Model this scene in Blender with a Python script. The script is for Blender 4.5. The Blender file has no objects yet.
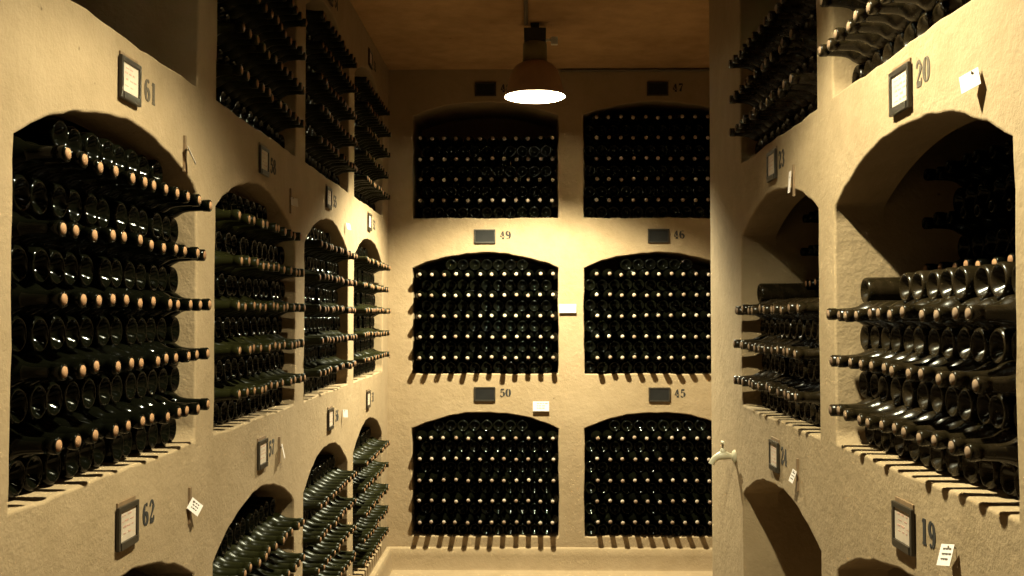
import bpy, bmesh, math, random
import numpy as np
from mathutils import Vector, Matrix
from mathutils.geometry import tessellate_polygon

ALL_INDIV = False          # every bottle its own object
random.seed(11)
rng = np.random.default_rng(11)
scn = bpy.context.scene
COL = scn.collection
PI = math.pi
H0 = 1.575                 # eye height above the floor
XL, XR, YB = -0.869, 0.7726, 6.102
CEIL = 1.551 + H0

# ---------------------------------------------------------------- helpers
def link(o, parent=None):
    COL.objects.link(o)
    if parent is not None:
        o.parent = parent
    return o

def mesh_obj(name, verts, faces, mats, parent=None, midx=None, smooth=None):
    me = bpy.data.meshes.new(name)
    me.from_pydata([tuple(v) for v in verts], [], faces)
    for m in (mats if isinstance(mats, (list, tuple)) else [mats]):
        me.materials.append(m)
    if midx is not None:
        me.polygons.foreach_set('material_index', midx)
    if smooth is not None:
        if isinstance(smooth, bool):
            smooth = [smooth] * len(faces)
        me.polygons.foreach_set('use_smooth', smooth)
    me.update()
    return link(bpy.data.objects.new(name, me), parent)

def bm_obj(name, bm, mats, parent=None, smooth=False):
    me = bpy.data.meshes.new(name)
    if smooth:
        for f in bm.faces: f.smooth = True
        for e in bm.edges:
            if len(e.link_faces) == 2 and e.calc_face_angle(0) > 0.7: e.smooth = False
    bm.to_mesh(me); bm.free()
    for m in (mats if isinstance(mats, (list, tuple)) else [mats]):
        me.materials.append(m)
    return link(bpy.data.objects.new(name, me), parent)

def empty(name, loc, rot=None):
    o = bpy.data.objects.new(name, None)
    o.empty_display_size = 0.05
    o.location = loc
    if rot is not None:
        o.rotation_euler = rot
    return link(o)

def tag(o, label=None, cat=None, group=None, kind=None):
    if label: o['label'] = label
    if cat: o['category'] = cat
    if group: o['group'] = group
    if kind: o['kind'] = kind
    return o

def add_box(bm, x0, x1, y0, y1, z0, z1, bevel=0.0):
    r = bmesh.ops.create_cube(bm, size=1.0)
    vs = r['verts']
    for v in vs:
        v.co = Vector((x0 + (v.co.x + .5) * (x1 - x0), y0 + (v.co.y + .5) * (y1 - y0), z0 + (v.co.z + .5) * (z1 - z0)))
    if bevel:
        es = list({e for v in vs for e in v.link_edges})
        bmesh.ops.bevel(bm, geom=es, offset=bevel, segments=2, profile=.7, affect='EDGES')

def add_lathe(bm, prof, seg=32, mat=None, cap=False):
    """prof: (r, z) from top to bottom or back; around Z."""
    rings = []
    for r, z in prof:
        if r < 1e-6:
            rings.append([bm.verts.new(mat @ Vector((0, 0, z)) if mat else (0, 0, z))])
        else:
            rings.append([bm.verts.new((mat @ Vector((r * math.cos(2*PI*i/seg), r * math.sin(2*PI*i/seg), z))) if mat
                          else (r * math.cos(2*PI*i/seg), r * math.sin(2*PI*i/seg), z)) for i in range(seg)])
    for a, b in zip(rings, rings[1:]):
        for i in range(seg):
            j = (i + 1) % seg
            if len(a) == 1 and len(b) == 1: continue
            if len(a) == 1: bm.faces.new((a[0], b[i], b[j]))
            elif len(b) == 1: bm.faces.new((a[i], b[0], a[j]))
            else: bm.faces.new((a[i], b[i], b[j], a[j]))
    bmesh.ops.recalc_face_normals(bm, faces=bm.faces[:])

def add_tube(bm, pts, radii, seg=12):
    pts = [Vector(p) for p in pts]
    if not isinstance(radii, (list, tuple)): radii = [radii] * len(pts)
    rings = []
    up = Vector((0.13, 0.21, 0.97))
    for i, p in enumerate(pts):
        t = (pts[min(i+1, len(pts)-1)] - pts[max(i-1, 0)]).normalized()
        a = t.cross(up).normalized() if abs(t.dot(up)) < .98 else t.cross(Vector((1, 0, 0))).normalized()
        b = t.cross(a)
        rings.append([bm.verts.new(p + radii[i] * (a * math.cos(2*PI*k/seg) + b * math.sin(2*PI*k/seg))) for k in range(seg)])
    for a, b in zip(rings, rings[1:]):
        for i in range(seg):
            j = (i+1) % seg
            bm.faces.new((a[i], b[i], b[j], a[j]))
    bm.faces.new(rings[0]); bm.faces.new(rings[-1])
    bmesh.ops.recalc_face_normals(bm, faces=bm.faces[:])

# ---------------------------------------------------------------- materials
def new_mat(name):
    m = bpy.data.materials.new(name)
    m.use_nodes = True
    nt = m.node_tree
    return m, nt, nt.nodes['Principled BSDF']

def plaster(name, base, var, grain=1.0, stain=0.12, bump=0.35):
    m, nt, p = new_mat(name)
    N, L = nt.nodes.new, nt.links.new
    geo = N('ShaderNodeNewGeometry')
    def noise(scale, detail=5, rough=.6):
        n = N('ShaderNodeTexNoise'); n.inputs['Scale'].default_value = scale
        n.inputs['Detail'].default_value = detail; n.inputs['Roughness'].default_value = rough
        L(geo.outputs['Position'], n.inputs['Vector']); return n
    big = noise(1.7, 4); mid = noise(9, 5); fine = noise(150 * grain, 3, .7); grit = noise(42 * grain, 4, .65)
    r1 = N('ShaderNodeValToRGB'); L(big.outputs['Fac'], r1.inputs['Fac'])
    r1.color_ramp.elements[0].position = .35; r1.color_ramp.elements[1].position = .68
    r1.color_ramp.elements[0].color = (*var, 1); r1.color_ramp.elements[1].color = (*base, 1)
    mx = N('ShaderNodeMix'); mx.data_type = 'RGBA'; mx.blend_type = 'MULTIPLY'
    r2 = N('ShaderNodeValToRGB'); L(mid.outputs['Fac'], r2.inputs['Fac'])
    r2.color_ramp.elements[0].position = .3; r2.color_ramp.elements[1].position = .62
    k = 1 - stain
    r2.color_ramp.elements[0].color = (k, k * .985, k * .95, 1); r2.color_ramp.elements[1].color = (1, 1, 1, 1)
    mx.inputs['Factor'].default_value = 1
    L(r1.outputs['Color'], mx.inputs['A']); L(r2.outputs['Color'], mx.inputs['B'])
    # sparse dark pits
    r3 = N('ShaderNodeValToRGB'); pit = noise(26 * grain, 2, .5); L(pit.outputs['Fac'], r3.inputs['Fac'])
    r3.color_ramp.elements[0].position = .20; r3.color_ramp.elements[1].position = .235
    r3.color_ramp.elements[0].color = (.40, .36, .32, 1); r3.color_ramp.elements[1].color = (1, 1, 1, 1)
    mx2 = N('ShaderNodeMix'); mx2.data_type = 'RGBA'; mx2.blend_type = 'MULTIPLY'; mx2.inputs['Factor'].default_value = 1
    L(mx.outputs['Result'], mx2.inputs['A']); L(r3.outputs['Color'], mx2.inputs['B'])
    L(mx2.outputs['Result'], p.inputs['Base Color'])
    p.inputs['Roughness'].default_value = .92
    p.inputs['Specular IOR Level'].default_value = .2
    ad = N('ShaderNodeMath'); ad.operation = 'MULTIPLY_ADD'
    L(fine.outputs['Fac'], ad.inputs[0]); ad.inputs[1].default_value = .35; L(grit.outputs['Fac'], ad.inputs[2])
    ad2 = N('ShaderNodeMath'); ad2.operation = 'MULTIPLY_ADD'
    L(mid.outputs['Fac'], ad2.inputs[0]); ad2.inputs[1].default_value = 1.2; L(ad.outputs[0], ad2.inputs[2])
    b = N('ShaderNodeBump'); b.inputs['Strength'].default_value = bump; b.inputs['Distance'].default_value = .012
    L(ad2.outputs[0], b.inputs['Height']); L(b.outputs['Normal'], p.inputs['Normal'])
    return m

M_WALL = plaster('smooth_cream_plaster', (.275, .195, .113), (.245, .171, .097), 1.0, .10, .28)
M_ROUGH = plaster('rough_cream_plaster', (.275, .196, .112), (.243, .171, .096), .8, .13, .30)
M_CEIL = plaster('ceiling_plaster', (.38, .225, .105), (.28, .16, .07), .7, .2, .4)
M_FLOOR = plaster('concrete_floor', (.09, .07, .05), (.07, .052, .036), 1.2, .2, .4)

def glass(name, c1, c2, rough, dust, dustcol, spec=.2):
    m, nt, p = new_mat(name)
    N, L = nt.nodes.new, nt.links.new
    geo = N('ShaderNodeNewGeometry')
    r = N('ShaderNodeValToRGB'); L(geo.outputs['Random Per Island'], r.inputs['Fac'])
    r.color_ramp.elements[0].color = (*c1, 1); r.color_ramp.elements[1].color = (*c2, 1)
    n = N('ShaderNodeTexNoise'); n.inputs['Scale'].default_value = 38; n.inputs['Detail'].default_value = 5
    L(geo.outputs['Position'], n.inputs['Vector'])
    mr = N('ShaderNodeMapRange'); L(n.outputs['Fac'], mr.inputs['Value'])
    mr.inputs['From Min'].default_value = .42; mr.inputs['From Max'].default_value = .75
    mr.inputs['To Min'].default_value = dust * .25; mr.inputs['To Max'].default_value = dust
    mx = N('ShaderNodeMix'); mx.data_type = 'RGBA'
    L(mr.outputs['Result'], mx.inputs['Factor']); L(r.outputs['Color'], mx.inputs['A'])
    mx.inputs['B'].default_value = (*dustcol, 1)
    L(mx.outputs['Result'], p.inputs['Base Color'])
    mr2 = N('ShaderNodeMapRange'); L(n.outputs['Fac'], mr2.inputs['Value'])
    mr2.inputs['From Min'].default_value = .3; mr2.inputs['From Max'].default_value = .75
    mr2.inputs['To Min'].default_value = rough; mr2.inputs['To Max'].default_value = rough + dust * .8
    L(mr2.outputs['Result'], p.inputs['Roughness'])
    p.inputs['IOR'].default_value = 1.5
    p.inputs['Specular IOR Level'].default_value = spec
    return m

M_GLASS = glass('dark_bottle_glass', (.0009, .0009, .0006), (.0018, .0019, .0009), .085, .012, (.03, .02, .012), .12)
M_OLIVE = glass('olive_bottle_glass', (.0055, .0056, .0016), (.0095, .0095, .0026), .30, .07, (.045, .032, .015), .06)
M_DUSTY = glass('dusty_bottle_glass', (.0022, .0017, .0008), (.0055, .0042, .0016), .16, .20, (.065, .038, .018), .22)

def simple(name, col, rough=.5, metal=0., noise_amt=.15, nscale=60, bump=0.):
    m, nt, p = new_mat(name)
    N, L = nt.nodes.new, nt.links.new
    tc = N('ShaderNodeTexCoord')
    n = N('ShaderNodeTexNoise'); n.inputs['Scale'].default_value = nscale; n.inputs['Detail'].default_value = 4
    L(tc.outputs['Object'], n.inputs['Vector'])
    r = N('ShaderNodeValToRGB'); L(n.outputs['Fac'], r.inputs['Fac'])
    k = 1 - noise_amt
    r.color_ramp.elements[0].position = .35; r.color_ramp.elements[1].position = .65
    r.color_ramp.elements[0].color = (col[0]*k, col[1]*k, col[2]*k, 1); r.color_ramp.elements[1].color = (*col, 1)
    L(r.outputs['Color'], p.inputs['Base Color'])
    p.inputs['Roughness'].default_value = rough; p.inputs['Metallic'].default_value = metal
    if bump:
        b = N('ShaderNodeBump'); b.inputs['Strength'].default_value = bump; b.inputs['Distance'].default_value = .002
        L(n.outputs['Fac'], b.inputs['Height']); L(b.outputs['Normal'], p.inputs['Normal'])
    return m

def cork_mat(name, a, b, c):
    m, nt, p = new_mat(name)
    N, L = nt.nodes.new, nt.links.new
    geo = N('ShaderNodeNewGeometry')
    r = N('ShaderNodeValToRGB'); L(geo.outputs['Random Per Island'], r.inputs['Fac'])
    e = r.color_ramp.elements
    e[0].color = (*a, 1); e[1].color = (*c, 1)
    x = e.new(.5); x.color = (*b, 1)
    n = N('ShaderNodeTexNoise'); n.inputs['Scale'].default_value = 300
    L(geo.outputs['Position'], n.inputs['Vector'])
    mx = N('ShaderNodeMix'); mx.data_type = 'RGBA'; mx.blend_type = 'MULTIPLY'; mx.inputs['Factor'].default_value = .5
    L(r.outputs['Color'], mx.inputs['A']); L(n.outputs['Fac'], mx.inputs['B'])
    L(mx.outputs['Result'], p.inputs['Base Color']); p.inputs['Roughness'].default_value = .8
    return m
M_CORK = cork_mat('tan_cork', (.20, .085, .030), (.27, .122, .046), (.34, .17, .072))
M_CORK_DULL = cork_mat('dull_cork', (.10, .052, .024), (.15, .080, .038), (.21, .125, .066))
M_CORK_PALE = cork_mat('pale_cork', (.26, .16, .10), (.38, .27, .19), (.50, .40, .31))
M_FRAME = simple('dark_bronze_frame', (.035, .027, .018), .38, .3, .3, 40)
M_SLATE = simple('dark_grey_slate', (.014, .013, .012), .4, 0, .25, 20)
M_SLATE.node_tree.nodes['Principled BSDF'].inputs['Specular IOR Level'].default_value = .12
M_PAPER = simple('white_paper', (.56, .48, .44), .85, 0, .06, 30)
M_CARD = simple('yellowed_card', (.44, .345, .255), .8, 0, .22, 25)
M_PRINK = simple('faded_red_ink', (.42, .23, .17), .85, 0, .3, 80)
M_INK = simple('faded_ink', (.09, .07, .05), .8, 0, .1, 50)
M_STENCIL = simple('black_stencil_paint', (.014, .010, .006), .85, 0, .3, 120)
M_STENCIL_F = simple('faded_stencil_paint', (.075, .052, .028), .85, 0, .45, 160)
M_PEG = simple('brown_wood_peg', (.17, .10, .045), .7, 0, .3, 40)
M_BRASS = simple('dull_nail_metal', (.25, .2, .13), .4, .9, .2, 60)
M_TAP = simple('cream_painted_metal', (.42, .37, .25), .45, 0, .12, 40, .2)
M_SHADE = simple('brown_enamel', (.34, .20, .11), .5, .1, .2, 12)
M_REFL = simple('white_reflector_enamel', (.75, .72, .64), .5, 0, .02, 5)
M_NECK = simple('olive_enamel', (.20, .17, .08), .5, .2, .15, 20)
M_BLACK = simple('black_bakelite', (.02, .017, .014), .5, 0, .2, 30)
M_GREY = simple('grey_plastic', (.5, .47, .40), .5, 0, .1, 30)
M_CONDUIT = simple('painted_conduit', (.10, .07, .04), .6, .1, .2, 30)

def emis(name, col, s):
    m, nt, p = new_mat(name)
    p.inputs['Base Color'].default_value = (.9, .88, .8, 1)
    p.inputs['Emission Color'].default_value = (*col, 1); p.inputs['Emission Strength'].default_value = s
    return m

# ---------------------------------------------------------------- walls with niches
def PL(u, v, d=0.): return Vector((XL - d, u, v + H0))
def PR(u, v, d=0.): return Vector((XR + d, u, v + H0))
def PB(u, v, d=0.): return Vector((u, YB + d, v + H0))

class Niche:
    def __init__(s, name, P, u0, u1, sill, sp0, sp1, apex, depth, bay=None):
        s.name, s.P, s.u0, s.u1, s.sill, s.sp0, s.sp1, s.apex, s.depth, s.bay = name, P, u0, u1, sill, sp0, sp1, apex, depth, bay
    def top(s, u):
        t = (u - s.u0) / (s.u1 - s.u0)
        base = s.sp0 + (s.sp1 - s.sp0) * t
        rise = s.apex - .5 * (s.sp0 + s.sp1)
        # circular segment
        w = .5; R = (w*w + rise*rise) / (2*rise) if rise > 1e-4 else 1e9
        return base + math.sqrt(max(0, R*R - (t-.5)**2)) - (R - rise)
    def outline(s, rough=True):
        pts = []
        def seg(a, b, n):
            for i in range(n):
                f = i / n
                pts.append([a[0] + (b[0]-a[0])*f, a[1] + (b[1]-a[1])*f])
        seg((s.u0, s.sill), (s.u1, s.sill), 24)
        seg((s.u1, s.sill), (s.u1, s.sp1), 14)
        n = 32
        for i in range(n):
            u = s.u1 + (s.u0 - s.u1) * i / n
            pts.append([u, s.top(u)])
        seg((s.u0, s.sp0), (s.u0, s.sill), 14)
        if not rough: return [tuple(q) for q in pts]
        r = random.Random(s.name)
        ph = [r.uniform(0, 6.28) for _ in range(6)]
        out = []
        for i, (u, v) in enumerate(pts):   # slightly uneven hand-laid plaster edge
            a = i / len(pts) * 2 * PI
            du = .0022*math.sin(7*a+ph[0]) + .0014*math.sin(17*a+ph[1]) + .001*math.sin(31*a+ph[2])
            dv = .0022*math.sin(6*a+ph[3]) + .0014*math.sin(19*a+ph[4]) + .001*math.sin(29*a+ph[5])
            out.append((u+du, v+dv))
        return out

def offset(pts, d):
    n = len(pts); out = []
    for i in range(n):
        ax, ay = pts[i-1]; bx, by = pts[i]; cx, cy = pts[(i+1) % n]
        n1 = Vector((by-ay, -(bx-ax))).normalized(); n2 = Vector((cy-by, -(cx-bx))).normalized()
        m = (n1 + n2); m.normalize()
        k = 1 / max(.5, m.dot(n1))
        out.append((bx + m.x*d*k, by + m.y*d*k))
    return out

def wall(name, P, outer, niches, mat):
    verts, faces, sm = [], [], []
    R = .007
    polys = [[(u, v, 0) for u, v in outer]]
    for n in niches:
        polys.append([(u, v, 0) for u, v in offset(n.outline(), R)])
    flat = [p for poly in polys for p in poly]
    for u, v, _ in flat: verts.append(P(u, v))
    want = P(0, 0, -1) - P(0, 0, 0)          # towards the room
    for t in tessellate_polygon([[Vector(p) for p in poly] for poly in polys]):
        a, b, c = (verts[i] for i in t)
        nn = (b-a).cross(c-a)
        if nn.length < 1e-12: continue
        faces.append(tuple(t) if nn.dot(want) > 0 else tuple(reversed(t))); sm.append(False)
    for n in niches:
        o = n.outline(); rings = []
        for k in range(6):
            th = k/5 * PI/2
            rings.append([P(u, v, R*(1-math.cos(th))) for u, v in offset(o, R*(1-math.sin(th)))])
        T = .125                                   # thickness of the arched front wall before the bay behind it
        for d in ((T,) if n.bay else (n.depth*.35, n.depth*.7, n.depth)):
            rings.append([P(u, v, d) for u, v in (n.outline(False) if n.bay else o)])
        b0 = len(verts)
        for r in rings: verts.extend(r)
        m = len(o)
        flip = P(1, 0).x - P(0, 0).x > .5
        for a in range(len(rings)-1):
            for i in range(m):
                j = (i+1) % m
                q = (b0+a*m+i, b0+a*m+j, b0+(a+1)*m+j, b0+(a+1)*m+i)
                faces.append(q); sm.append(True)
        if n.bay:
            e = .0; o = n.outline(False)
            o2 = [(n.u0-e, n.sill-e), (n.u1+e, n.sill-e), (n.u1+e, n.bay), (n.u0-e, n.bay)]
            b1 = len(verts)
            verts.extend(P(u, v, T) for u, v in o2 + o)
            for t in tessellate_polygon([[Vector((u, v, 0)) for u, v in o2], [Vector((u, v, 0)) for u, v in o]]):
                a, b, c = (verts[b1+i] for i in t)
                nn = (b-a).cross(c-a)
                if nn.length < 1e-12: continue
                t = tuple(b1+i for i in t)
                faces.append(t if nn.dot(want) < 0 else tuple(reversed(t))); sm.append(False)
            b1 = len(verts)
            for d in (T, n.depth): verts.extend(P(u, v, d) for u, v in o2)
            for i in range(4):
                j = (i+1) % 4
                faces.append((b1+i, b1+j, b1+4+j, b1+4+i)); sm.append(False)
            o = o2
        b1 = len(verts)
        verts.extend(P(u, v, n.depth) for u, v in o)
        for t in tessellate_polygon([[Vector((u, v, 0)) for u, v in o]]):
            a, b, c = (verts[b1+i] for i in t)
            nn = (b-a).cross(c-a)
            t = tuple(b1+i for i in t)
            faces.append(t if nn.dot(want) > 0 else tuple(reversed(t))); sm.append(False)
    return tag(mesh_obj(name, verts, faces, mat, smooth=sm), kind='structure')

ZL = [(1.641, 2.560), (2.715, 3.655), (3.812, 4.748), (4.900, 5.880)]
ZR = [(1.565, 2.470), (2.608, 3.538)]
XBn = [(-.715, .1945), (.355, 1.265)]
N = {}
for k, (a, b), mid in zip(range(4), ZL, ('61', '58', '55', '52')):
    low = ('62', '57', '56', '51')[k]; up = ('60', '59', '54', '53')[k]
    N[mid] = Niche(mid, PL, a, b, -.327, (.311, .306, .290, .302)[k], (.328, .283, .301, .305)[k], .425, .55, .52)
    N[low] = Niche(low, PL, a, b, -1.361, -.685, (-.675, -.685, -.70, -.70)[k], -.560, .55, -.44)
    N[up] = Niche(up, PL, a, b, .606, 1.225, 1.225, 1.355, .55, 1.46)
for k, (a, b), mid in zip(range(2), ZR, ('20', '23')):
    low = ('19', '24')[k]; up = ('21', '22')[k]
    N[mid] = Niche(mid, PR, a, b, -.319, .288, (.274, .287)[k], .392, .74, .47)
    N[low] = Niche(low, PR, a, b, -1.361, -.62, -.633, -.525, .62, -.42)
    N[up] = Niche(up, PR, a, b, .554, 1.20, 1.20, 1.33, .62, 1.44)
for k, (a, b) in enumerate(XBn):
    up, mid, low = (('48', '49', '50'), ('47', '46', '45'))[k]
    N[mid] = Niche(mid, PB, a, b, -.3563, .3035, .3035, .399, .5)
    N[low] = Niche(low, PB, a, b, -1.361, -.694, -.694, -.5955, .5)
    N[up] = Niche(up, PB, a, b, .615, 1.262, 1.262, 1.345, .5)

Y0 = -4.0      # the gallery carries on a little behind the camera
XA = 1.62      # recess beyond the end of the right wall
YE = 4.129
FLv = -H0
CLv = CEIL - H0
wall('wall_left', PL, [(Y0, FLv), (YB, FLv), (YB, CLv), (Y0, CLv)], [N[k] for k in ('61', '58', '55', '52', '62', '57', '56', '51', '60', '59', '54', '53')], M_WALL)
wall('wall_right', PR, [(Y0, FLv), (YE, FLv), (YE, CLv), (Y0, CLv)], [N[k] for k in ('20', '23', '19', '24', '21', '22')], M_ROUGH)
wall('wall_back', PB, [(XL, FLv), (XA, FLv), (XA, CLv), (XL, CLv)], [N[k] for k in ('48', '49', '50', '47', '46', '45')], M_WALL)

def quad_wall(name, pts, mat):
    return tag(mesh_obj(name, pts, [(0, 1, 2, 3)], mat), kind='structure')
quad_wall('wall_end', [(XR, YE, 0), (XA, YE, 0), (XA, YE, CEIL), (XR, YE, CEIL)], M_ROUGH)
quad_wall('wall_recess', [(XA, YE, 0), (XA, YB, 0), (XA, YB, CEIL), (XA, YE, CEIL)], M_WALL)
quad_wall('wall_front', [(XL, Y0, 0), (XL, Y0, CEIL), (XR, Y0, CEIL), (XR, Y0, 0)], M_WALL)
quad_wall('floor', [(XL-.6, Y0, 0), (XA+.1, Y0, 0), (XA+.1, YB+.55, 0), (XL-.6, YB+.55, 0)], M_FLOOR)
quad_wall('ceiling', [(XL-.6, Y0, CEIL), (XL-.6, YB+.55, CEIL), (XA+.1, YB+.55, CEIL), (XA+.1, Y0, CEIL)], M_CEIL)

# plinth with a rounded ledge at the foot of the walls
def plinth(name, path, mat):
    """path: list of (x, y, nx, ny): wall foot points with the mitred offset direction towards the room"""
    prof = [(0, .150), (.016, .150), (.023, .147), (.027, .141), (.030, .10), (.034, .03), (.040, .016), (.052, .010), (.14, .008), (.22, 0.0)]
    verts = [(x + nx*d, y + ny*d, z) for x, y, nx, ny in path for d, z in prof]
    n = len(prof); faces = []
    for i in range(len(path)-1):
        for k in range(n-1):
            faces.append((i*n+k, i*n+k+1, (i+1)*n+k+1, (i+1)*n+k))
    bm = bmesh.new(); bv = [bm.verts.new(v) for v in verts]
    for f in faces: bm.faces.new([bv[i] for i in f])
    bmesh.ops.recalc_face_normals(bm, faces=bm.faces[:])
    return tag(bm_obj(name, bm, mat, smooth=True), kind='structure')
plinth('baseboard_left', [(XL, Y0, 1, 0), (XL, YB, 1, -1)], M_WALL)
plinth('baseboard_back', [(XL, YB, 1, -1), (XA, YB, -1, -1)], M_WALL)
plinth('baseboard_right', [(XR, YE, -1, 0), (XR, Y0, -1, 0)], M_ROUGH)

# ---------------------------------------------------------------- bottles
# profile (y along axis from base to mouth, radius) for R = .0365
PROF_BODY = [(.025, .0), (.0240, .0050), (.020, .0110), (.0140, .0170), (.0080, .0218), (.0036, .0256), (.0010, .0285), (0, .0305), (.0006, .0326), (.0022, .0346), (.0050, .0359), (.010, .0364), (.016, .0365),
             (.180, .0365), (.191, .0356), (.200, .0332), (.208, .0294), (.214, .0250), (.220, .0212), (.228, .0182), (.240, .0160), (.268, .0146),
             (.2745, .0145), (.2755, .0160), (.288, .0162), (.2920, .0156), (.2935, .0142), (.2935, .0112), (.288, .0106), (.270, .0)]
PROF_CORK = [(.284, .0), (.284, .0110), (.2920, .0112), (.2947, .0104), (.2952, .0)]
PROF_BODY_LOW = [PROF_BODY[i] for i in (0, 2, 4, 6, 7, 8, 9, 10, 12, 13, 15, 17, 19, 21, 23, 25, 27, 29)]
PROF_CORK_LOW = [PROF_CORK[i] for i in (1, 2, 3, 4)]

def lathe_np(prof, seg):
    """Arrays around the +Y axis."""
    V, F = [], []
    idx = []
    for y, r in prof:
        if r < 1e-6:
            idx.append([len(V)]); V.append((0, y, 0))
        else:
            idx.append(list(range(len(V), len(V)+seg)))
            V += [(r*math.cos(2*PI*i/seg), y, r*math.sin(2*PI*i/seg)) for i in range(seg)]
    for a, b in zip(idx, idx[1:]):
        for i in range(seg):
            j = (i+1) % seg
            if len(a) == 1: F.append((a[0], b[i], b[j]))
            elif len(b) == 1: F.append((a[i], b[0], a[j]))
            else: F.append((a[i], b[i], b[j], a[j]))
    return np.array(V, float), F

def mesh_from(name, V, F, mat):
    me = bpy.data.meshes.new(name)
    bm = bmesh.new(); bv = [bm.verts.new(v) for v in V]
    for f in F: bm.faces.new([bv[i] for i in f])
    bmesh.ops.recalc_face_normals(bm, faces=bm.faces[:])
    for f in bm.faces: f.smooth = True
    bm.to_mesh(me); bm.free(); me.materials.append(mat)
    return me

BOT = []   # niche, row, idx, kind(neck/base), base point, axis, R, dusty
def stack(key, nc, R, dv, axis, rows, base_off=.5, neck_off=1.0, neck_n=None, base_n=None, inset=.045, skip=None, dusty=False,
          tag_='', v0=None, pitch=None, tilt=0.0):
    n = N[key]
    p = pitch or (n.u1 - n.u0) / nc
    fwd = (n.P(0, 0, 0) - n.P(0, 0, 1)).normalized()     # out of the wall
    for row in range(rows):
        neck = row % 2 == 1
        off = neck_off if neck else base_off
        cnt = (neck_n if neck else base_n) or (nc - 1 if neck and neck_off >= 1 else nc)
        v = n.sill + (v0 if v0 is not None else R + .003) + row * dv
        rj = random.uniform(-.006, .006)
        for i in range(cnt):
            u = n.u0 + (off + i) * p
            if skip and skip(row, i): continue
            dj = random.uniform(-.006, .006) + rj; uj = random.uniform(-.0006, .0006); vj = random.uniform(-.0012, .0012)
            ax = Vector((random.uniform(-.012, .012), random.uniform(-.012, .012), random.uniform(-.012, .012)))
            lim = min(n.top(max(n.u0+.004, min(n.u1-.004, u + s*R*.7))) for s in (-1, 0, 1))
            if u - R < n.u0 - .006 or u + R > n.u1 + .006: continue
            if tag_ == 'rear': lim = n.bay
            if v + R * (.7 if n.bay else 1) + .002 > lim: continue
            if neck:   # base deep inside, cork towards the aisle
                base = n.P(u+uj, v+vj, inset + .197 + dj); a = (fwd + ax).normalized()
            else:
                base = n.P(u+uj, v+vj, inset + dj); a = (-fwd + ax).normalized()
            BOT.append(dict(n=key + tag_, key=key, row=row, i=i, neck=neck, base=base, ax=a, R=R, dusty=dusty))

stack('61', 13, .0352, .0640, None, 11)
stack('58', 13, .0360, .0640, None, 11)
stack('55', 13, .0355, .0640, None, 11)
stack('52', 13, .0368, .0640, None, 11)
stack('62', 13, .0352, .0635, None, 10)
stack('57', 13, .0360, .0635, None, 11)
stack('56', 13, .0355, .0635, None, 11)
stack('51', 13, .0368, .0635, None, 11)
for k in ('59', '54', '53'):
    stack(k, 13, .0352, .0635, None, 10)
stack('20', 13, .0335, .0575, None, 7, dusty=True, skip=lambda r, i: r == 6 and (9 <= i <= 11), inset=.059)
stack('23', 13, .0348, .0605, None, 7, dusty=True, skip=lambda r, i: r == 6 and i != 12, inset=.06)
stack('20', 13, .0335, .0578, None, 12, dusty=False, inset=.297, tag_='rear', v0=.028, skip=lambda r, i: r < 7)  # both rear stacks take the darker glass, standing in for shade
stack('23', 13, .0335, .0578, None, 12, dusty=False, inset=.297, tag_='rear', v0=.028, skip=lambda r, i: r < 7)
stack('21', 13, .0348, .0605, None, 9, dusty=True)
stack('22', 13, .0348, .0605, None, 7, dusty=True)
stack('49', 12, .0364, .0640, None, 11, base_off=1.22, base_n=11, neck_off=.72, neck_n=12, pitch=.0744, inset=.018)
stack('50', 12, .0364, .0640, None, 11, base_off=1.22, base_n=11, neck_off=.72, neck_n=12, pitch=.0744, inset=.018)
stack('48', 12, .0364, .0640, None, 8, base_off=1.22, base_n=11, neck_off=.72, neck_n=12, pitch=.0744, inset=.018)
for k in ('46', '45'):
    stack(k, 12, .0372, .0640, None, 11, inset=.018)
stack('47', 12, .0372, .0640, None, 10, inset=.018)

def basis(b):
    y = b['ax']; x = y.cross(Vector((0, 0, 1))).normalized(); z = x.cross(y)
    s = b['R'] / .0365
    return x, y, z, s

ORD = ('first', 'second', 'third', 'fourth', 'fifth', 'sixth', 'seventh', 'eighth', 'ninth', 'tenth', 'eleventh', 'twelfth', 'thirteenth', 'fourteenth')
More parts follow.
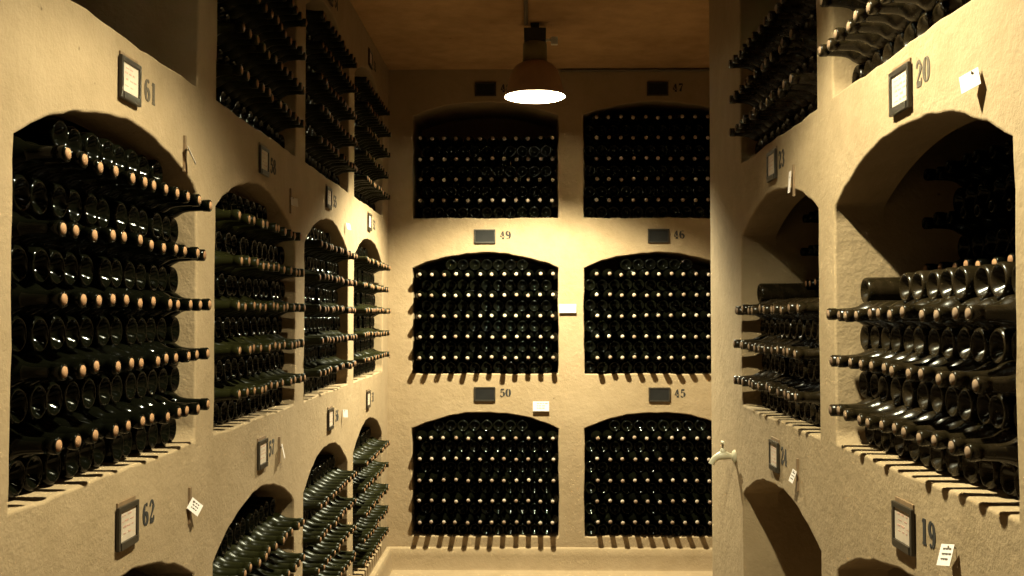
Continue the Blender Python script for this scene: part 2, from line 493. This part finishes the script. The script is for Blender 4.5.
#INDIV_BEGIN
INDIV = set()      # the 300 bottles that show largest; niche/row: places
for key, places in {
    '20/0': (2, 3, 4, 5, 6, 7, 9, 10),
    '20/1': (0, 1, 2, 3, 4, 5, 6, 7, 8, 9, 10),
    '20/2': (2, 3, 4, 5, 6, 7, 8, 9, 10, 12),
    '20/3': (0, 1, 2, 3, 4, 5, 6, 7, 8, 9, 10),
    '20/4': (1, 2, 3, 4, 5, 6, 7, 8, 9, 10, 11, 12),
    '20/5': (0, 1, 2, 3, 4, 5, 6, 8, 9, 11),
    '20/6': (2, 3, 4, 5, 6, 7, 8, 12),
    '20rear/10': (8, 9, 10, 11, 12),
    '20rear/11': (6, 7, 8, 9, 10, 11),
    '20rear/8': (9, 10, 11, 12),
    '20rear/9': (6, 7, 8, 9, 10, 11),
    '21/0': (5, 6, 7),
    '21/1': (5, 6, 7, 8, 9, 10, 11),
    '21/3': (11,),
    '22/1': (0, 1, 2, 3, 4, 6, 8, 9),
    '22/3': (0, 1, 2, 3, 4, 6, 7, 9, 10),
    '22/5': (1, 2, 3, 5, 6, 7, 8),
    '23/1': (0, 4),
    '23/3': (0, 1),
    '23/5': (0, 2),
    '23/6': (12,),
    '57/10': (7,),
    '57/7': (8, 9),
    '57/9': (1, 2, 3, 4, 5, 6, 7, 10),
    '58/1': (0,),
    '58/3': (0, 1),
    '58/5': (0,),
    '58/6': (2,),
    '58/7': (0,),
    '58/9': (0, 1, 3),
    '59/1': (0, 1, 2, 3, 4, 5, 6),
    '59/3': (0, 1, 2, 3, 4, 5, 6, 7, 9),
    '59/5': (2, 3, 4, 5, 6, 7, 8),
    '61/0': (1, 2, 3, 4, 5, 6, 7, 9, 10, 11),
    '61/1': (0, 1, 2, 3, 4, 5, 6, 7, 8, 9, 10, 11),
    '61/10': (3, 4, 5, 6, 7, 8, 9, 10),
    '61/2': (1, 2, 3, 4, 5, 6, 7, 8, 9, 10, 11, 12),
    '61/3': (0, 1, 2, 3, 4, 5, 6, 7, 8, 9, 10, 11),
    '61/4': (1, 2, 3, 4, 5, 6, 7, 8, 9, 10, 11, 12),
    '61/5': (0, 1, 2, 3, 4, 5, 6, 7, 8, 9, 10, 11),
    '61/6': (1, 2, 3, 4, 5, 6, 7, 8, 9, 10, 11, 12),
    '61/7': (0, 1, 2, 3, 4, 5, 6, 7, 8, 9, 10),
    '61/8': (1, 2, 3, 4, 5, 6, 7, 8, 9, 10, 11),
    '61/9': (0, 1, 2, 3, 4, 5, 6, 7, 8, 9, 10, 11),
}.items():
    INDIV |= {'%s/%d' % (key, i) for i in places}
#INDIV_END
PLACE = {'61': ('dark bottle under number sixty-one', 1), '20': ('dark bottle under number twenty', 1), '21': ('dusty bottle on shelf above number twenty', 0),
         '58': ('dark bottle under number fifty-eight', 1), '23': ('dark bottle under number twenty-three', 1), '57': ('dark bottle under number fifty-seven', 1),
         '22': ('dark bottle on shelf above number twenty-three', 0), '59': ('dark bottle on shelf above number fifty-eight', 0), '20rear': ('bottle, rear stack under number twenty', 1),
         '56': ('dark bottle under number fifty-six', 1), '55': ('dark bottle under number fifty-five', 1), '62': ('dark bottle under number sixty-two', 1)}
OLIVE = ('58', '55', '52', '57', '56', '51', '62', '59', '54', '53')
me_cache = {}
def bottle_mesh(dusty):      # 0 dark, 1 dusty, 2 olive
    if ('b', dusty) not in me_cache:
        V, F = lathe_np(PROF_BODY, 36)
        me_cache[('b', dusty)] = mesh_from('wine_bottle', V, F, (M_GLASS, M_DUSTY, M_OLIVE)[dusty])
    return me_cache[('b', dusty)]
def cork_mesh(dull):
    if ('c', dull) not in me_cache:
        V, F = lathe_np(PROF_CORK, 20)
        me_cache[('c', dull)] = mesh_from('cork', V, F, M_CORK_DULL if dull else M_CORK)
    return me_cache[('c', dull)]

protos = {}
def place_bottle(b, label):
    corkless = b['n'].endswith('rear') and b['row'] > 8  # upper rear rows get no pale cork, so the stack reads as shaded
    gk = 1 if b['dusty'] else 2 if (b['neck'] and b['key'] in OLIVE) else 0
    pk = (gk, b['neck'] and not corkless)
    if pk not in protos:
        o = bpy.data.objects.new('wine_bottle', bottle_mesh(gk))
        c = bpy.data.objects.new('cork', cork_mesh(gk == 1)) if pk[1] else None
        if c: c['label'] = 'pale brown cork end'
        protos[pk] = (o, c)
    o = protos[pk][0].copy(); COL.objects.link(o)
    x, y, z, s = basis(b)
    rot = Matrix((x, y, z)).transposed().to_4x4()
    spin = Matrix.Rotation(random.uniform(0, 6.28), 4, 'Y')
    o.matrix_world = Matrix.Translation(b['base']) @ rot @ spin @ Matrix.Diagonal((s, 1, s, 1))
    if protos[pk][1]:
        c = protos[pk][1].copy(); COL.objects.link(c); c.parent = o
    tag(o, label, 'wine bottle', 'wine ' + PLACE[b['n']][0].replace('dark bottle', 'bottles').replace('dusty bottle', 'bottles').replace('bottle,', 'bottles,') if b['n'] in PLACE else None)
    o['bid'] = '%s/%d/%d' % (b['n'], b['row'], b['i'])
    return o

rest = []
for b in BOT:
    bid = '%s/%d/%d' % (b['n'], b['row'], b['i'])
    if ALL_INDIV:
        place_bottle(b, 'x')
    elif bid in INDIV:
        place, from_top = PLACE[b['n']]
        same = sorted({c['row'] for c in BOT if c['n'] == b['n'] and c['neck'] == b['neck']}, reverse=bool(from_top))
        ok = sum(1 for c in BOT if c['n'] == b['n'] and c['row'] == b['row'] and c['i'] > b['i'])
        kind = 'cork' if b['neck'] else 'base'
        label = '%s-out %s, %s %s row %s, %s from far end' % (kind, place, ORD[same.index(b['row'])], kind, 'from top' if from_top else 'up', ORD[ok])
        o = place_bottle(b, label)
        del o['bid']
    else:
        rest.append(b)
for o, c in protos.values():
    bpy.data.objects.remove(o)
    if c: bpy.data.objects.remove(c)

def build_rest(bots):
    VB, FB = lathe_np(PROF_BODY_LOW, 20); VC, FC = lathe_np(PROF_CORK_LOW, 12)
    # orient the faces outwards once
    def fix(V, F):
        bm = bmesh.new(); bv = [bm.verts.new(v) for v in V]; bm.verts.index_update()
        for f in F: bm.faces.new([bv[i] for i in f])
        bmesh.ops.recalc_face_normals(bm, faces=bm.faces[:])
        out = [tuple(v.index for v in f.verts) for f in bm.faces]; bm.free(); return out
    FB = fix(VB, FB); FC = fix(VC, FC)
    vs, loops, starts, mats = [], [], [], []
    nv = nl = 0
    def add(V, F, b, mi):
        nonlocal nv, nl
        x, y, z, s = basis(b)
        A = np.array((np.array(x)*s, np.array(y), np.array(z)*s))
        vs.append(V @ A + np.array(b['base']))
        fl = np.concatenate([np.array(f) for f in F]) + nv
        ln = np.array([len(f) for f in F])
        loops.append(fl); starts.append(np.concatenate(([0], np.cumsum(ln)[:-1])) + nl)
        mats.append(np.full(len(F), mi)); nv += len(V); nl += len(fl)
    for b in bots:
        add(VB, FB, b, 1 if b['dusty'] else 4 if (b['neck'] and b['key'] in OLIVE) else 0)
        if b['neck'] and not (b['n'].endswith('rear') and b['row'] > 8): add(VC, FC, b, 5 if b['dusty'] else 3 if b['key'] in ('45', '46', '47', '48', '49', '50') else 2)  # corks left off the upper rear rows here too, to imitate shade
    V = np.concatenate(vs).astype(np.float32); Lp = np.concatenate(loops).astype(np.int32)
    S = np.concatenate(starts).astype(np.int32); Mi = np.concatenate(mats).astype(np.int32)
    me = bpy.data.meshes.new('wine_bottles')
    me.vertices.add(len(V)); me.vertices.foreach_set('co', V.ravel())
    me.loops.add(len(Lp)); me.loops.foreach_set('vertex_index', Lp)
    me.polygons.add(len(S)); me.polygons.foreach_set('loop_start', S)
    me.polygons.foreach_set('material_index', Mi)
    me.polygons.foreach_set('use_smooth', np.ones(len(S), bool))
    for m in (M_GLASS, M_DUSTY, M_CORK, M_CORK_PALE, M_OLIVE, M_CORK_DULL): me.materials.append(m)
    me.update(calc_edges=True); me.validate()
    o = link(bpy.data.objects.new('wine_bottles', me))
    return tag(o, 'dark wine bottles stacked by the hundred in the farther numbered niches', 'wine bottles', kind='stuff')
if rest: build_rest(rest)

# ---------------------------------------------------------------- numbers
def arc(cx, cy, rx, ry, a0, a1, wf, n=14):
    return [(cx + rx*math.cos(math.radians(a0+(a1-a0)*i/n)), cy + ry*math.sin(math.radians(a0+(a1-a0)*i/n)), wf(i/n)) for i in range(n+1)]
thick = lambda a, b: (lambda t: a + (b-a)*math.sin(PI*t))
GL = {   # stencil digits with thick and thin strokes: (x, y, width) ribbons in a box .6 wide and 1 high
    '0': [arc(.30, .5, .22, .47, 98, 262, thick(.03, .17)), arc(.30, .5, .22, .47, 82, -82, thick(.03, .17))],
    '1': [[(.32, .99, .17), (.32, .07, .17)], [(.12, .84, .03), (.24, .93, .08)], [(.14, .025, .05), (.50, .025, .05)]],
    '2': [arc(.29, .74, .19, .24, 175, 20, thick(.07, .08)), [(.47, .80, .12), (.49, .70, .16), (.40, .54, .10), (.25, .36, .05), (.12, .16, .04)],
          [(.09, .08, .13), (.28, .09, .16), (.46, .07, .14), (.53, .16, .09), (.55, .28, .03)]],
    '3': [arc(.28, .75, .19, .23, 170, 20, thick(.07, .06)), [(.46, .84, .10), (.48, .74, .15), (.40, .58, .09), (.27, .53, .04)],
          [(.29, .50, .04), (.43, .45, .09), (.50, .30, .17), (.46, .14, .12)], arc(.28, .25, .21, .23, -20, -170, thick(.05, .08))],
    '4': [[(.38, .99, .07), (.38, .52, .15), (.38, .36, .16)], [(.38, .22, .16), (.38, .07, .16)], [(.30, .92, .05), (.05, .30, .05)],
          [(.03, .29, .06), (.28, .29, .06)], [(.47, .29, .06), (.58, .29, .06)], [(.24, .025, .05), (.53, .025, .05)]],
    '5': [[(.13, .97, .05), (.13, .56, .05)], [(.13, .91, .14), (.32, .90, .15), (.50, .94, .09)], arc(.27, .33, .23, .28, 140, 85, thick(.04, .05), 6),
          [(.34, .60, .05), (.46, .52, .13), (.51, .36, .18), (.47, .16, .12), (.40, .08, .05)], arc(.25, .23, .19, .21, -60, -175, thick(.05, .09), 8)],
    '6': [arc(.30, .5, .22, .47, 100, 262, thick(.03, .17)), arc(.30, .28, .21, .26, 128, -84, thick(.05, .16)), arc(.32, .77, .16, .20, 85, 25, thick(.03, .09), 8)],
    '7': [[(.08, .92, .15), (.30, .92, .14), (.54, .95, .08)], [(.52, .86, .04), (.36, .52, .08), (.27, .26, .15), (.25, .02, .17)], [(.08, .97, .03), (.08, .74, .04)]],
    '8': [arc(.30, .75, .18, .22, 98, 262, thick(.03, .13)), arc(.30, .75, .18, .22, 82, -82, thick(.03, .13)),
          arc(.30, .26, .22, .24, 98, 262, thick(.03, .15)), arc(.30, .26, .22, .24, 82, -82, thick(.03, .15))],
    '9': [arc(.30, .5, .22, .47, 80, -82, thick(.03, .17)), arc(.30, .72, .21, .26, 96, 308, thick(.05, .16)), arc(.28, .23, .16, .20, 265, 205, thick(.03, .09), 8)],
}
def number(txt, P, u, v, h, flip, mat, label):
    """txt painted on the wall with its centre at (u, v), h high; flip: +1 when text runs along +u, -1 along -u."""
    verts, faces = [], []
    w = .72 * h; x0 = -w * len(txt) / 2
    for k, ch in enumerate(txt):
        for st in GL[ch]:
            b0 = len(verts); n = len(st)
            for i, (x, y, wd) in enumerate(st):
                ax, ay, _ = st[max(i-1, 0)]; bx, by, _ = st[min(i+1, n-1)]
                t = Vector((bx-ax, by-ay)).normalized(); nx, ny = -t.y, t.x
                for s in (-1, 1):
                    wd2 = wd * 1.4 + .03
                    px = (x + s*nx*wd2/2) * h + x0 + k*w + .06*h; py = (y + s*ny*wd2/2 - .5) * h
                    for d in (-.0012, .001):
                        verts.append(P(u + flip*px, v + py, d))
            for i in range(n-1):
                a = b0 + 4*i; c = a + 4
                faces += [(a, a+2, c+2, c), (a+1, c+1, c+3, a+3), (a, c, c+1, a+1), (a+2, a+3, c+3, c+2)]
            e = b0 + 4*(n-1)
            faces += [(b0, b0+1, b0+3, b0+2), (e, e+2, e+3, e+1)]
    bm = bmesh.new(); bv = [bm.verts.new(q) for q in verts]
    for f in faces:
        try: bm.faces.new([bv[i] for i in f])
        except ValueError: pass
    bmesh.ops.recalc_face_normals(bm, faces=bm.faces[:])
    o = bm_obj('stencilled_number', bm, mat)
    return tag(o, label, 'painted number', 'stencilled niche numbers')

# ---------------------------------------------------------------- label holders
def plaque(P, u, v, w, h, flip, label, card=True, seed=0):
    """Framed card holder; local x along the text, z up, y out of the wall."""
    rot_x = (P(1, 0) - P(0, 0)) * flip
    out = (P(0, 0, 0) - P(0, 0, 1))
    root = empty('label_holder', P(u, v, 0))
    Mx = Matrix((rot_x, -out, Vector((0, 0, 1)))).transposed().to_4x4()   # local y points into the wall
    root.matrix_world = Matrix.Translation(P(u, v, 0)) @ Mx
    tag(root, label, 'label holder', 'framed label holders on the walls')
    r = random.Random(seed)
    W, Hh = w/2, h/2
    bm = bmesh.new(); add_box(bm, -W+.006, W-.006, -.004, .001, -Hh+.004, Hh + (.009 if card else 0), .0008)
    bm_obj('backing_plate', bm, M_PEG if card else M_FRAME, root)
    bm = bmesh.new()
    f = .011 if card else .009; D = -.010 if card else -.009
    add_box(bm, -W, -W+f, D, -.003, -Hh, Hh, .0015); add_box(bm, W-f, W, D, -.003, -Hh, Hh, .0015)
    add_box(bm, -W+f-.001, W-f+.001, D, -.003, Hh-f, Hh, .0015)
    add_box(bm, -W+f-.001, W-f+.001, D-.002, -.003, -Hh, -Hh+f*(1.45 if card else 1), .0015)
    bm_obj('frame', bm, M_FRAME, root)
    bm = bmesh.new(); add_box(bm, -W+f-.002, W-f+.002, -.0065, -.0045, -Hh+f, Hh-f+.001)
    c = bm_obj('card', bm, M_CARD if card else M_SLATE, root)
    if card:
        bm = bmesh.new()      # faded handwriting on the card
        zz = Hh - f - .012
        while zz > -Hh + f + .014:
            x = -W + f + .008 + r.uniform(0, .012)
            while x < W - f - .02:
                l = r.uniform(.006, .02)
                add_box(bm, x, min(x+l, W-f-.006), -.0070, -.0062, zz, zz + r.uniform(.0015, .004)); x += l + r.uniform(.004, .012)
            zz -= r.uniform(.010, .014)
        bm_obj('handwriting', bm, M_PRINK, c)
    return root

WORD = {'61': 'sixty-one', '62': 'sixty-two', '58': 'fifty-eight', '57': 'fifty-seven', '55': 'fifty-five', '56': 'fifty-six', '52': 'fifty-two', '51': 'fifty-one', '54': 'fifty-four', '53': 'fifty-three', '50': 'fifty', '20': 'twenty', '19': 'nineteen', '23': 'twenty-three', '24': 'twenty-four', '48': 'forty-eight', '49': 'forty-nine', '47': 'forty-seven', '46': 'forty-six', '45': 'forty-five'}
SIDE = [  # P, flip, number, plaque (u, v), number (u, v), paint
    (PL, 1, '61', (2.104, .512), (2.232, .518), M_STENCIL_F), (PL, 1, '58', (3.190, .510), (3.325, .514), M_STENCIL),
    (PL, 1, '55', (4.245, .516), (4.405, .52), M_STENCIL), (PL, 1, '52', (5.350, .518), (5.540, .52), M_STENCIL),
    (PL, 1, '62', (2.116, -.450), (2.248, -.450), M_STENCIL), (PL, 1, '57', (3.198, -.448), (3.330, -.445), M_STENCIL),
    (PL, 1, '56', (4.305, -.45), (4.475, -.452), M_STENCIL), (PL, 1, '51', (5.330, -.45), (5.515, -.452), M_STENCIL),
    (PR, -1, '20', (2.012, .465), (1.910, .478), M_STENCIL_F), (PR, -1, '23', (3.068, .472), (2.972, .478), M_STENCIL),
    (PR, -1, '19', (2.024, -.431), (1.912, -.418), M_STENCIL), (PR, -1, '24', (3.068, -.433), (2.972, -.421), M_STENCIL),
    (PL, 1, '54', (4.245, 1.42), (4.415, 1.428), M_STENCIL), (PL, 1, '53', (5.355, 1.42), (5.545, 1.428), M_STENCIL),
]
for i, (P, fl, txt, (pu, pv), (nu, nv_), mt) in enumerate(SIDE):
    plaque(P, pu, pv, .106, .092, fl, 'bronze framed white card on the plaster just beside number ' + WORD[txt], True, i)
    number(txt, P, nu, nv_, .050, fl, mt, 'stencilled number %s (%s) beside its framed card on the side wall' % (txt, WORD[txt]))
for txt, (pu, pv) in (('48', (-.26, 1.424)), ('49', (-.264, .500)), ('50', (-.264, -.482)), ('47', (.817, 1.423)), ('46', (.819, .502)), ('45', (.819, -.484))):
    plaque(PB, pu, pv, .134, .088, 1, 'dark slate label plate on the back wall beside number ' + WORD[txt], False)
    number(txt, PB, pu + .128, pv + .008, .050, 1, M_STENCIL, 'stencilled number %s (%s) beside its slate plate on the back wall' % (txt, WORD[txt]))

# ---------------------------------------------------------------- paper tags
def paper_tag(P, u, v, w, h, flip, label, roll=0., lift=25., yaw=0., strip=True, marks=0, curl=.0, nail=True):
    rot_x = (P(1, 0) - P(0, 0)) * flip
    out = (P(0, 0, 0) - P(0, 0, 1))
    root = empty('paper_tag', P(u, v, 0))
    root.matrix_world = Matrix.Translation(P(u, v, 0)) @ Matrix((rot_x, -out, Vector((0, 0, 1)))).transposed().to_4x4()
    tag(root, label, 'paper tag', 'paper tags pinned by the niches')
    if strip:
        bm = bmesh.new(); add_box(bm, -.006, .006, -.006, .001, -.042, .050, .001)
        bm_obj('wooden_peg', bm, M_PEG, root)
    if nail:
        bm = bmesh.new(); add_tube(bm, [(0, .006, .012), (0, -.012, .014), (0, -.014, .014)], [.0015, .0015, .003], 8)
        bm_obj('nail', bm, M_BRASS, root)
    # sheet hinged at the top on the nail, tipping out from the wall
    nx, nz = 8, 8; verts, faces = [], []
    Rm = Matrix.Rotation(math.radians(yaw), 3, 'Z') @ Matrix.Rotation(math.radians(-lift), 3, 'X') @ Matrix.Rotation(math.radians(roll), 3, 'Y')
    for side in (0, 1):
        for j in range(nz+1):
            for i in range(nx+1):
                x = (i/nx - .5) * w; z = (.5 - j/nz) * h
                y = -curl * ((i/nx - .5)**2 * 4 + (j/nz)**2) - (.0008 if side == 0 else 0)
                q = Rm @ Vector((x, y, z)); q.y -= .012 + h * .5 * math.sin(math.radians(lift))*.8
                verts.append(q)
    m = (nx+1)*(nz+1)
    for j in range(nz):
        for i in range(nx):
            a = j*(nx+1)+i; q = (a, a+1, a+nx+2, a+nx+1)
            faces.append(q); faces.append(tuple(m+t for t in reversed(q)))
    rim = [i for i in range(nx+1)] + [(j+1)*(nx+1)+nx for j in range(nz)] + [nz*(nx+1)+i for i in range(nx-1, -1, -1)] + [j*(nx+1) for j in range(nz-1, 0, -1)]
    for a, b in zip(rim, rim[1:] + rim[:1]): faces.append((a, m+a, m+b, b))
    bm = bmesh.new(); bv = [bm.verts.new(q) for q in verts]
    for f in faces: bm.faces.new([bv[i] for i in f])
    bmesh.ops.recalc_face_normals(bm, faces=bm.faces[:])
    sh = bm_obj('sheet', bm, M_PAPER, root)
    if marks:
        bm = bmesh.new(); r = random.Random(marks)
        for k in range(3):
            z = h * (.26 - .24*k)
            x = -w*.25
            while x < w*.25:
                l = r.uniform(.06, .2) * w
                b2 = bmesh.new(); add_box(b2, x, x+l, -.0022, -.0006, z, z + h*.06)
                for v_ in b2.verts:
                    q = Rm @ v_.co; q.y -= .012 + h*.5*math.sin(math.radians(lift))*.8; v_.co = q
                me = bpy.data.meshes.new('t'); b2.to_mesh(me); b2.free(); bm.from_mesh(me); bpy.data.meshes.remove(me)
                x += l + w*.06
        bm_obj('writing', bm, M_INK, sh)
    return root

paper_tag(PL, 2.515, -.488, .038, .034, 1, 'tilted diamond paper tag on a wooden peg near number sixty-two', 45, 18, -32, marks=3)
paper_tag(PL, 2.455, .408, .034, .046, 1, 'paper tag seen edge-on beside the arch under number sixty-one', 0, 25, 20)
paper_tag(PL, 3.565, .420, .030, .034, 1, 'small paper tag right of the arch under number fifty-eight', 10, 20, -40)
paper_tag(PL, 4.655, .430, .030, .034, 1, 'small paper tag right of the arch under number fifty-five', 8, 20, -25, strip=False)
paper_tag(PL, 3.425, -.470, .030, .050, 1, 'narrow paper tag on a peg beside number fifty-seven', 0, 12, 10)
paper_tag(PL, 4.600, -.455, .028, .036, 1, 'small pale paper tag beside number fifty-six', 6, 14, -40, strip=False)
paper_tag(PR, 1.672, .402, .036, .036, -1, 'bright white paper tag on plaster beside number twenty', -20, 18, 30, strip=False)
paper_tag(PR, 1.790, -.430, .036, .040, -1, 'white written paper tag on plaster beside number nineteen', -12, 24, 10, strip=False, marks=5)
paper_tag(PR, 2.815, -.455, .030, .036, -1, 'paper tag on a wooden peg beside number twenty-four', 8, 18, 8, marks=6)
paper_tag(PR, 2.832, .388, .030, .062, -1, 'long narrow paper tag on a peg beside number twenty-three', 0, 4, -4)
paper_tag(PB, .0855, -.556, .100, .060, 1, 'white written label card on the back wall beside number fifty', 0, 5, 0, strip=False, marks=9, nail=False)
paper_tag(PB, .2515, .050, .106, .054, 1, 'blank white label card between the two middle back niches', 0, 4, 0, strip=False, nail=False)

# ---------------------------------------------------------------- tap on the right wall
def build_tap():
    root = empty('water_tap', PR(3.665, -.520, 0))
    tag(root, 'cream painted water tap on the right wall near its far end', 'tap')
    # local: -x out of the wall
    bm = bmesh.new()
    M = Matrix.Rotation(-PI/2, 4, 'Y')
    add_lathe(bm, [(0, -.002), (.024, -.002), (.025, .004), (.019, .010), (.012, .012), (0, .012)], 24, M)
    bm_obj('wall_flange', bm, M_TAP, root, True)
    bm = bmesh.new()
    add_tube(bm, [(.0, 0, 0), (-.012, 0, .0), (-.022, 0, .001), (-.032, 0, .003), (-.045, 0, .004), (-.056, 0, .003), (-.068, 0, -.002), (-.078, 0, -.010), (-.085, 0, -.019), (-.089, 0, -.028)],
             [.011, .0105, .0115, .0145, .0165, .0155, .0125, .0115, .0108, .0112], 18)
    add_lathe(bm, [(0, .012), (.011, .012), (.012, .020), (.009, .026), (.007, .030), (0, .030)], 16, Matrix.Translation((-.046, 0, 0)))
    bm_obj('spout_body', bm, M_TAP, root, True)
    bm = bmesh.new()
    add_tube(bm, [(-.046, 0, .028), (-.046, 0, .048)], .0035, 10)
    bm_obj('valve_stem', bm, M_BRASS, root, True)
    bm = bmesh.new()
    add_tube(bm, [(-.046, -.020, .053), (-.046, -.010, .052), (-.046, 0, .051), (-.046, .010, .052), (-.046, .020, .053)], [.004, .0055, .007, .0055, .004], 12)
    bm_obj('handle', bm, M_TAP, root, True)
build_tap()

# ---------------------------------------------------------------- lamps and conduits
LAMP_H = 1.161 + H0
POWER = 480.
LCOL = (1.0, .96, .66)
def build_lamp(x, y, power, label):
    root = empty('pendant_lamp', (x, y, CEIL))
    tag(root, label, 'lamp', 'bell shaped ceiling lamps')
    rz = LAMP_H - CEIL      # local rim height
    bm = bmesh.new(); add_box(bm, -.058, .058, -.05, .05, -.100, -.034, .004); add_box(bm, -.022, .022, -.022, .022, -.036, .0, .002)
    add_lathe(bm, [(.0, -.098), (.04, -.098), (.042, -.108), (0, -.108)], 24)
    bm_obj('ceiling_box', bm, M_BLACK, root)
    bm = bmesh.new(); add_lathe(bm, [(0, -.103), (.058, -.103), (.063, -.110), (.065, -.200), (.060, -.212), (0, -.212)], 40)
    bm_obj('ballast_housing', bm, M_NECK, root, True)
    bm = bmesh.new(); add_box(bm, .085, .120, -.014, .014, -.112, -.072, .003); add_tube(bm, [(.05, 0, -.095), (.07, 0, -.085), (.09, 0, -.090)], .007, 8)
    bm_obj('cable_gland', bm, M_GREY, root)
    # bell shaped shade: outside and inside walls
    outp = [(.062, -.207), (.078, -.212), (.098, -.224), (.114, -.242), (.126, -.264), (.136, -.292), (.145, -.325), (.152, -.358), (.1565, rz+.010), (.161, rz)]
    inp = [(.1585, rz), (.1535, rz+.010), (.149, -.357), (.142, -.324), (.133, -.291), (.123, -.264), (.111, -.243), (.095, -.226), (.07, -.216), (0, -.214)]
    bm = bmesh.new(); add_lathe(bm, outp, 56); bm_obj('shade', bm, M_SHADE, root, True)
    bm = bmesh.new(); add_lathe(bm, [outp[-1]] + inp, 56)
    bm_obj('reflector', bm, M_REFL, root, True)
    bm = bmesh.new(); add_lathe(bm, [(0, -.210), (.022, -.210), (.024, -.218), (.022, -.226), (0, -.226)], 24)
    bm_obj('lamp_socket', bm, M_GREY, root, True)
    bm = bmesh.new(); add_lathe(bm, [(0, -.224), (.017, -.224), (.024, -.230), (.034, -.238), (.036, -.246), (.030, -.254), (.012, -.259), (0, -.260)], 24)
    bm_obj('bulb', bm, emis('lamp_bulb_glass', LCOL, 60.), root, True)
    l = bpy.data.lights.new('bulb_glow', 'SPOT'); l.energy = POWER * power; l.color = LCOL; l.shadow_soft_size = .022   # the reflector throws most of the light down
    l.spot_size = math.radians(150); l.spot_blend = 1.0
    lo = bpy.data.objects.new('bulb_glow', l); lo.location = (0, 0, -.285); link(lo, root)
    return root
build_lamp(.043, 5.15, 2.35, 'glowing bell shaped lamp hanging from the ceiling before the back wall')
build_lamp(.09, 1.97, 1.0, 'bell shaped lamp on the ceiling between numbers 61 and 20')

bm = bmesh.new(); add_tube(bm, [(-.005, Y0+.02, CEIL-.013), (-.005, 1.95, CEIL-.013)], .011, 12); add_tube(bm, [(-.005, 2.05, CEIL-.013), (-.005, 5.10, CEIL-.013)], .011, 12)
tag(bm_obj('ceiling_conduit', bm, M_CONDUIT, None, True), 'thin straight cable conduit running along the ceiling to the lamp', 'conduit')
bm = bmesh.new(); add_tube(bm, [(.21, YB-.014, CEIL-.012), (XA-.02, YB-.014, CEIL-.012)], .009, 10)
tag(bm_obj('wall_conduit', bm, M_CONDUIT, None, True), 'thin pipe along the top of the back wall right of the lamp', 'conduit')

# ---------------------------------------------------------------- camera, world, view
f_px, yaw, pitch, roll = 979.2092, .0154, .0291, -.0004
cy, sy, cp, sp, cr, sr = math.cos(yaw), math.sin(yaw), math.cos(pitch), math.sin(pitch), math.cos(roll), math.sin(roll)
Ry = np.array([[cy, 0, sy], [0, 1, 0], [-sy, 0, cy]]); Rp = np.array([[1, 0, 0], [0, cp, -sp], [0, sp, cp]]); Rr = np.array([[cr, sr, 0], [-sr, cr, 0], [0, 0, 1]])
Mc = Rr @ Rp @ Ry          # rows: right, up, forward in (x, height, depth)
toB = lambda r: Vector((r[0], r[2], r[1]))
cd = bpy.data.cameras.new('camera'); cd.sensor_width = 36; cd.sensor_fit = 'HORIZONTAL'; cd.lens = f_px * 36 / 1024
cd.clip_start = .02; cd.clip_end = 50
cam = bpy.data.objects.new('camera', cd); COL.objects.link(cam)
cam.matrix_world = Matrix.Translation((0, 0, H0)) @ Matrix((toB(Mc[0]), toB(Mc[1]), -toB(Mc[2]))).transposed().to_4x4()
scn.camera = cam

w = bpy.data.worlds.new('world'); scn.world = w; w.use_nodes = True
w.node_tree.nodes['Background'].inputs['Color'].default_value = (0, 0, 0, 1)
w.node_tree.nodes['Background'].inputs['Strength'].default_value = 0
vs = scn.view_settings
vs.view_transform = 'Standard'; vs.look = 'None'; vs.gamma = 1; vs.use_curve_mapping = False
vs.exposure = 0.0
scn.cycles.max_bounces = 10; scn.cycles.diffuse_bounces = 8; scn.cycles.glossy_bounces = 4
